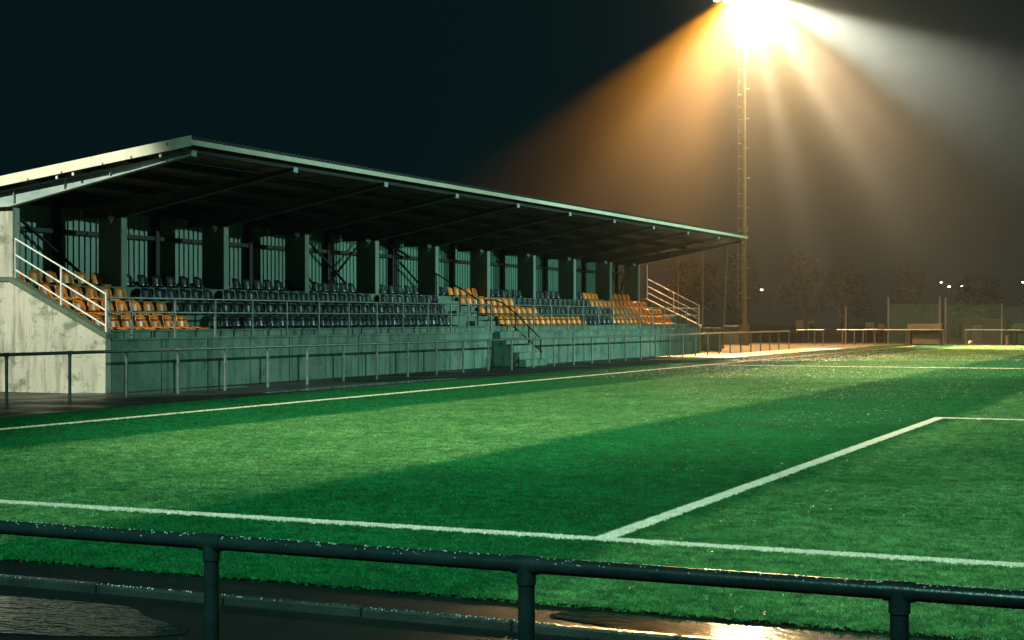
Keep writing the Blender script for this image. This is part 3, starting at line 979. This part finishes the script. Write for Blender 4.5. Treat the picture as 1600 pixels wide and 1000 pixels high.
# ------------------------------------------------------------------ things beyond the stand and the far end
def pole(name, label, a, b, r, cat='pole', group=None, mat='galv'):
    t = thing(name, a, label, cat, group)
    MB().tube(a, b, r, 8, r * .85).build('shaft', mat, t)
    MB().ball(b, r * 1.2, 5, 8).build('cap', mat, t)
    MB().tube((a[0], a[1], a[2]), (a[0], a[1], a[2] + .12), r * 2.2, 8).build('base_plate', mat, t)
pole('net_pole', 'thin tall pole behind the stand, nearest the sloping rail', (-12.72, 80, -.06), (-12.72, 80, 6.7), .045, 'pole', 'net poles beyond the stand')
pole('net_pole', 'thin tall pole behind the stand, middle one of three', (-11.14, 80, -.06), (-11.14, 80, 6.9), .06, 'pole', 'net poles beyond the stand')
pole('net_pole', 'thin tall pole leaning slightly beside the floodlight mast', (-9.85, 80, -.06), (-9.50, 80, 7.05), .045, 'pole', 'net poles beyond the stand')

for x0, lab in ((-8.50, 'pale concrete block behind the far end of the stand, left one'), (-7.84, 'pale concrete block behind the far end of the stand, nearer the mast')):
    t = thing('concrete_block', (x0, 72, -.06), lab, 'concrete block', 'concrete blocks beyond the stand')
    MB().bbox(x0 - .28, x0 + .24, 71.8, 72.3, -.06, 1.16, .02).build('body', 'pillar', t)
    MB().bbox(x0 - .31, x0 + .27, 71.77, 72.33, 1.162, 1.26, .02).build('cap', 'pillar', t)

t = thing('electrical_cabinet', (-13.3, 94, -.06), 'low grey electrical cabinet left of the mast base', 'cabinet')
MB().bbox(-14.0, -12.95, 93.7, 94.3, 0.02, 1.2, .02).build('body', 'grey_board', t)
MB().bbox(-14.05, -12.9, 93.65, 94.35, 1.203, 1.28, .02).build('lid', 'grey_board', t)
MB().box(-13.9, -13.5, 93.68, 93.697, .15, 1.1).build('door', 'grey_board', t)
MB().box(-13.45, -13.05, 93.68, 93.697, .15, 1.1).build('door', 'grey_board', t)
MB().box(-14.05, -12.9, 93.66, 94.34, -.06, 0.018).build('plinth', 'pillar', t)

def far_barrier(label, x0, x1, y, posts):
    barrier('pipe_barrier', label, (x0, y), (x1, y), [(p, y) for p in posts], 1.0, .035, .042, 'galv', 8)
far_barrier('short pipe barrier right of the mast with two close posts', -8.3, -6.5, 92.3, (-7.1, -6.52))
far_barrier('far pipe barrier with close posts, in front of the tan boards', -6.1, -1.35, 94.6, (-5.72, -4.9, -4.3, -3.5, -1.4))
far_barrier('far pipe barrier before the tan team bench', -1.3, 1.1, 94.6, (1.05,))
far_barrier('far pipe barrier at the right edge before the green board', 2.45, 16, 94.6, (2.5, 4.8, 7.1, 9.4, 11.7))

# ball stop fence
fence = thing('ball_stop_fence', (-6, 98.5, -.06), 'tall ball-stop fence of thin net on posts beyond the far barrier', 'fence')
fp = [(-6.35, 2.66), (-3.35, 3.3), (0.2, 3.3), (.58, 3.2), (4.35, 2.82), (8.3, 3.0), (12.3, 3.0)]
for xx, h in fp:
    MB().tube((xx, 98.5, -.06), (xx, 98.5, h), .055, 8).build('post', 'galv', fence)
for a, c, z1 in ((-3.35, .2, 2.72), (.58, 4.35, 2.66), (4.35, 8.3, 2.5), (8.3, 12.3, 2.5)):
    b = MB()
    b.tube((a, 98.5, z1), (c, 98.5, z1), .012, 4)
    n = int((c - a) / .12)
    for i in range(1, n):
        xx = a + (c - a) * i / n
        b.add([(xx - .006, 98.5, .02), (xx + .006, 98.5, .02), (xx + .006, 98.5, z1), (xx - .006, 98.5, z1)], [(0, 1, 2, 3)])
    k = int(z1 / .12)
    for i in range(1, k):
        zz = z1 * i / k
        b.add([(a, 98.504, zz - .006), (c, 98.504, zz - .006), (c, 98.504, zz + .006), (a, 98.504, zz + .006)], [(0, 1, 2, 3)])
    o = b.build('net_panel', 'net', fence)

# team bench shelters and boards at the far end
def shelter(label, x0, x1, y, mat, z1=1.40):
    t = thing('team_shelter', ((x0 + x1) / 2, y, -.06), label, 'team shelter', 'team shelters at the far end')
    MB().box(x0, x1, y + .9, y + .94, -.06, z1 - .05).build('back_panel', 'shed', t)
    for q in (x0, x1 - .05):
        MB().prism_y([(q, -.06), (q + .05, -.06), (q + .05, z1 - .06), (q, z1 - .06)], y + .1, y + .895).build('side_panel', mat, t)
    MB().bbox(x0 - .05, x1 + .05, y - .1, y + 1.0, z1 - .055, z1, .015).build('roof', mat, t)
    MB().bbox(x0 - .05, x1 + .05, y - .13, y - .103, z1 - .40, z1, .01).build('roof_valance', mat, t)
    MB().bbox(x0 + .25, x1 - .06, y + .0, y + .3, .02, .72, .02).build('bench', mat, t)
shelter('tan team shelter with a bench under its roof, behind the far barrier', -1.55, .62, 96.2, 'tan')
shelter('green-roofed team shelter at the right edge behind the far barrier', 5.0, 9.2, 99.3, 'green_board', 1.45)
t = thing('shed', (2.2, 104, -.06), 'low dark shed beyond the ball-stop fence', 'shed')
MB().bbox(.9, 3.9, 104, 106, -.06, 1.55, .02).build('wall', 'shed', t)
MB().bbox(.8, 4.0, 103.85, 106.1, 1.553, 1.72, .02).build('roof', 'shed', t)
MB().box(1.6, 2.3, 103.97, 103.997, -.05, 1.3).build('door', 'grey_board', t)
def board(label, x0, x1, y, z0, z1, mat):
    t = thing('notice_board', ((x0 + x1) / 2, y, -.06), label, 'board', 'boards at the far end')
    MB().bbox(x0, x1, y, y + .06, z0, z1, .008).build('panel', mat, t)
    for q in (x0 + .06, x1 - .06):
        MB().tube((q, y + .095, -.06), (q, y + .095, z1 - .05), .03, 6).build('leg', 'galv', t)
board('small tan board on legs right of the mast', -11.62, -10.98, 105, 1.1, 1.66, 'tan')
board('thin grey board on legs beside the small tan board', -10.7, -10.15, 105, 1.38, 1.62, 'grey_board')
board('low grey board left of the tan box', -6.3, -5.65, 105, 1.12, 1.5, 'grey_board')
board('small square tan board behind the far posts', -5.4, -4.86, 105, .9, 1.36, 'tan')

b = MB().ball((2.52, 96.6, .11), .17, 10, 14)
tag(b.build('ball', 'ball'), 'pale round ball on the ground behind the far barrier', 'ball')
t = thing('litter_bin', (4.55, 97.2, -.06), 'small tan bin beside the right fence post', 'bin')
MB().tube((4.95, 97.2, -.06), (4.95, 97.2, .55), .2, 12, .24).build('body', 'tan', t)
MB().tube((4.95, 97.2, .552), (4.95, 97.2, .62), .26, 12).build('lid', 'grey_board', t)

# distant street lamps
def street_lamp(x, y, z, label, glow, r):
    t = thing('street_lamp', (x, y, -.06), label, 'street lamp', 'street lamps in the distance')
    MB().tube((x + .9, y, -.06), (x + .9, y, z - .1), .06, 6, .045).build('pole', 'dark_steel', t)
    MB().tube((x + .9, y, z - .1), (x, y, z + .03), .035, 6).build('arm', 'dark_steel', t)
    hd = MB().bbox(x - .28, x + .12, y - .12, y + .12, z + .0, z + .1, .02).build('lamp_head', 'dark_steel', t)
    MB().ball((x - .08, y, z - .03), r, 5, 8, .7).build('bulb', glow, hd)
street_lamp(-6.21, 140, 5.26, 'small distant street lamp, upper left of a trio of lights', 'lamp_point', .07)
street_lamp(-5.31, 139, 4.83, 'brightest distant street lamp, middle of a trio of lights', 'lamp_point', .11)
street_lamp(-4.31, 140, 4.90, 'small distant street lamp, right one of a trio of lights', 'lamp_point', .07)
street_lamp(1.25, 140, 5.2, 'distant street lamp alone at the right edge', 'lamp_point', .08)
street_lamp(-23.8, 140, 4.72, 'faint warm street lamp right of the mast', 'lamp_dim', .18)

# trees beyond the far end
def crown_mesh(seed, h, wdt, nclump, nleaf):
    rr = np.random.default_rng(seed)
    vs = []; fs = []
    for c in range(nclump):
        th = rr.uniform(0, 6.28); rad = wdt * math.sqrt(rr.uniform(0, 1)) * .8
        zz = rr.uniform(.25, 1) * h
        sh = 1 - abs(zz / h - .55) * 1.0
        cx, cyy = rad * sh * math.cos(th), rad * sh * math.sin(th)
        cr = rr.uniform(.35, .8)
        for l in range(nleaf):
            d = rr.normal(0, 1, 3); d /= np.linalg.norm(d); d *= cr * rr.uniform(.5, 1)
            p = np.array([cx, cyy, zz]) + d
            a = rr.normal(0, 1, 3); a /= np.linalg.norm(a); b_ = np.cross(a, rr.normal(0, 1, 3)); b_ /= np.linalg.norm(b_)
            s = rr.uniform(.10, .22)
            o = len(vs)
            vs += [tuple(p - a * s), tuple(p + b_ * s * .5), tuple(p + a * s), tuple(p - b_ * s * .5)]
            fs.append((o, o + 1, o + 2, o + 3))
    me = bpy.data.meshes.new('crown'); me.from_pydata(vs, [], fs); me.materials.append(M['leaf']); me.update()
    return me
CR = [crown_mesh(s, h, w_, 60, 34) for s, h, w_ in ((1, 6.0, 2.6), (2, 4.6, 3.0), (3, 7.2, 2.4))]
TREES = [(-33, 122, 0, 1.0, 'dark leafy tree far behind the stand roof'), (-26.5, 126, 1, 1.2, 'broad dark tree behind the tall thin poles'),
         (-20.5, 120, 2, .9, 'tall narrow dark tree right of the mast'), (-15.5, 124, 0, 1.05, 'dark round-crowned tree behind the small tan board'),
         (-10.8, 118, 1, 1.0, 'low spreading dark tree behind the close barrier posts'), (-6.6, 126, 2, .75, 'narrow dark tree below the trio of distant lights'),
         (-1.2, 128, 1, .95, 'broad low tree behind the tan team shelter'), (3.8, 131, 0, .8, 'dark tree behind the low shed'),
         (8.2, 124, 1, 1.0, 'dark spreading tree beyond the green-roofed shelter')]
for x, y, k, s, lab in TREES:
    t = thing('tree', (x, y, -.06), lab, 'tree', 'trees beyond the far end')
    tk = MB().tube((x, y, -.06), (x + .1, y, 2.2 * s), .2 * s, 8, .13 * s)
    for q in range(5):
        a = q * 1.3 + x
        tk.tube((x + .1, y, (1.4 + .25 * q) * s), (x + math.cos(a) * 1.3 * s, y + math.sin(a) * 1.3 * s, (2.6 + .5 * q) * s), .08 * s, 6, .03 * s)
    tk.build('trunk', 'bark', t)
    c = bpy.data.objects.new('crown', CR[k]); c.parent = t; c.location = (0, 0, 1.0 * s); c.scale = (s, s, s); c.rotation_euler = (0, 0, x)
    COL.objects.link(c)

# ------------------------------------------------------------------ haze: rain mist in the air
hz = MB().box(-95, 120, -40, 190, -1.1, 52)
hm = bpy.data.materials.new('mist'); hm.use_nodes = True
t = hm.node_tree; t.nodes.clear()
oo = t.nodes.new('ShaderNodeOutputMaterial'); pv = t.nodes.new('ShaderNodeVolumePrincipled')
pv.inputs['Color'].default_value = (0.92, 0.95, 0.95, 1)
pv.inputs['Density'].default_value = 0.00027
pv.inputs['Anisotropy'].default_value = 0.72
t.links.new(pv.outputs[0], oo.inputs['Volume'])
M['mist'] = hm
tag(hz.build('haze', 'mist'), kind='stuff')

# added mist shells round the lamp head, shaped so its glow fades outwards faster
for rad, dens in ((24.0, 0.00010), (21.5, 0.00012), (19.4, 0.00016), (17.5, 0.00022), (15.7, 0.00025), (14.0, 0.00024), (12.2, 0.00026), (10.4, 0.00026), (8.6, 0.00026), (6.8, 0.00026)):
    mm = hm.copy(); mm.name = 'glow_mist_shell'
    for nd in mm.node_tree.nodes:
        if nd.type == 'PRINCIPLED_VOLUME':
            nd.inputs['Density'].default_value = dens
    M['glow_mist_shell'] = mm
    c = MAST + UPV * 23.4 + TOC * 1.5
    tag(MB().ball(c, rad, 24, 36, 0.98).build('glow_mist_shell', 'glow_mist_shell'), kind='stuff')
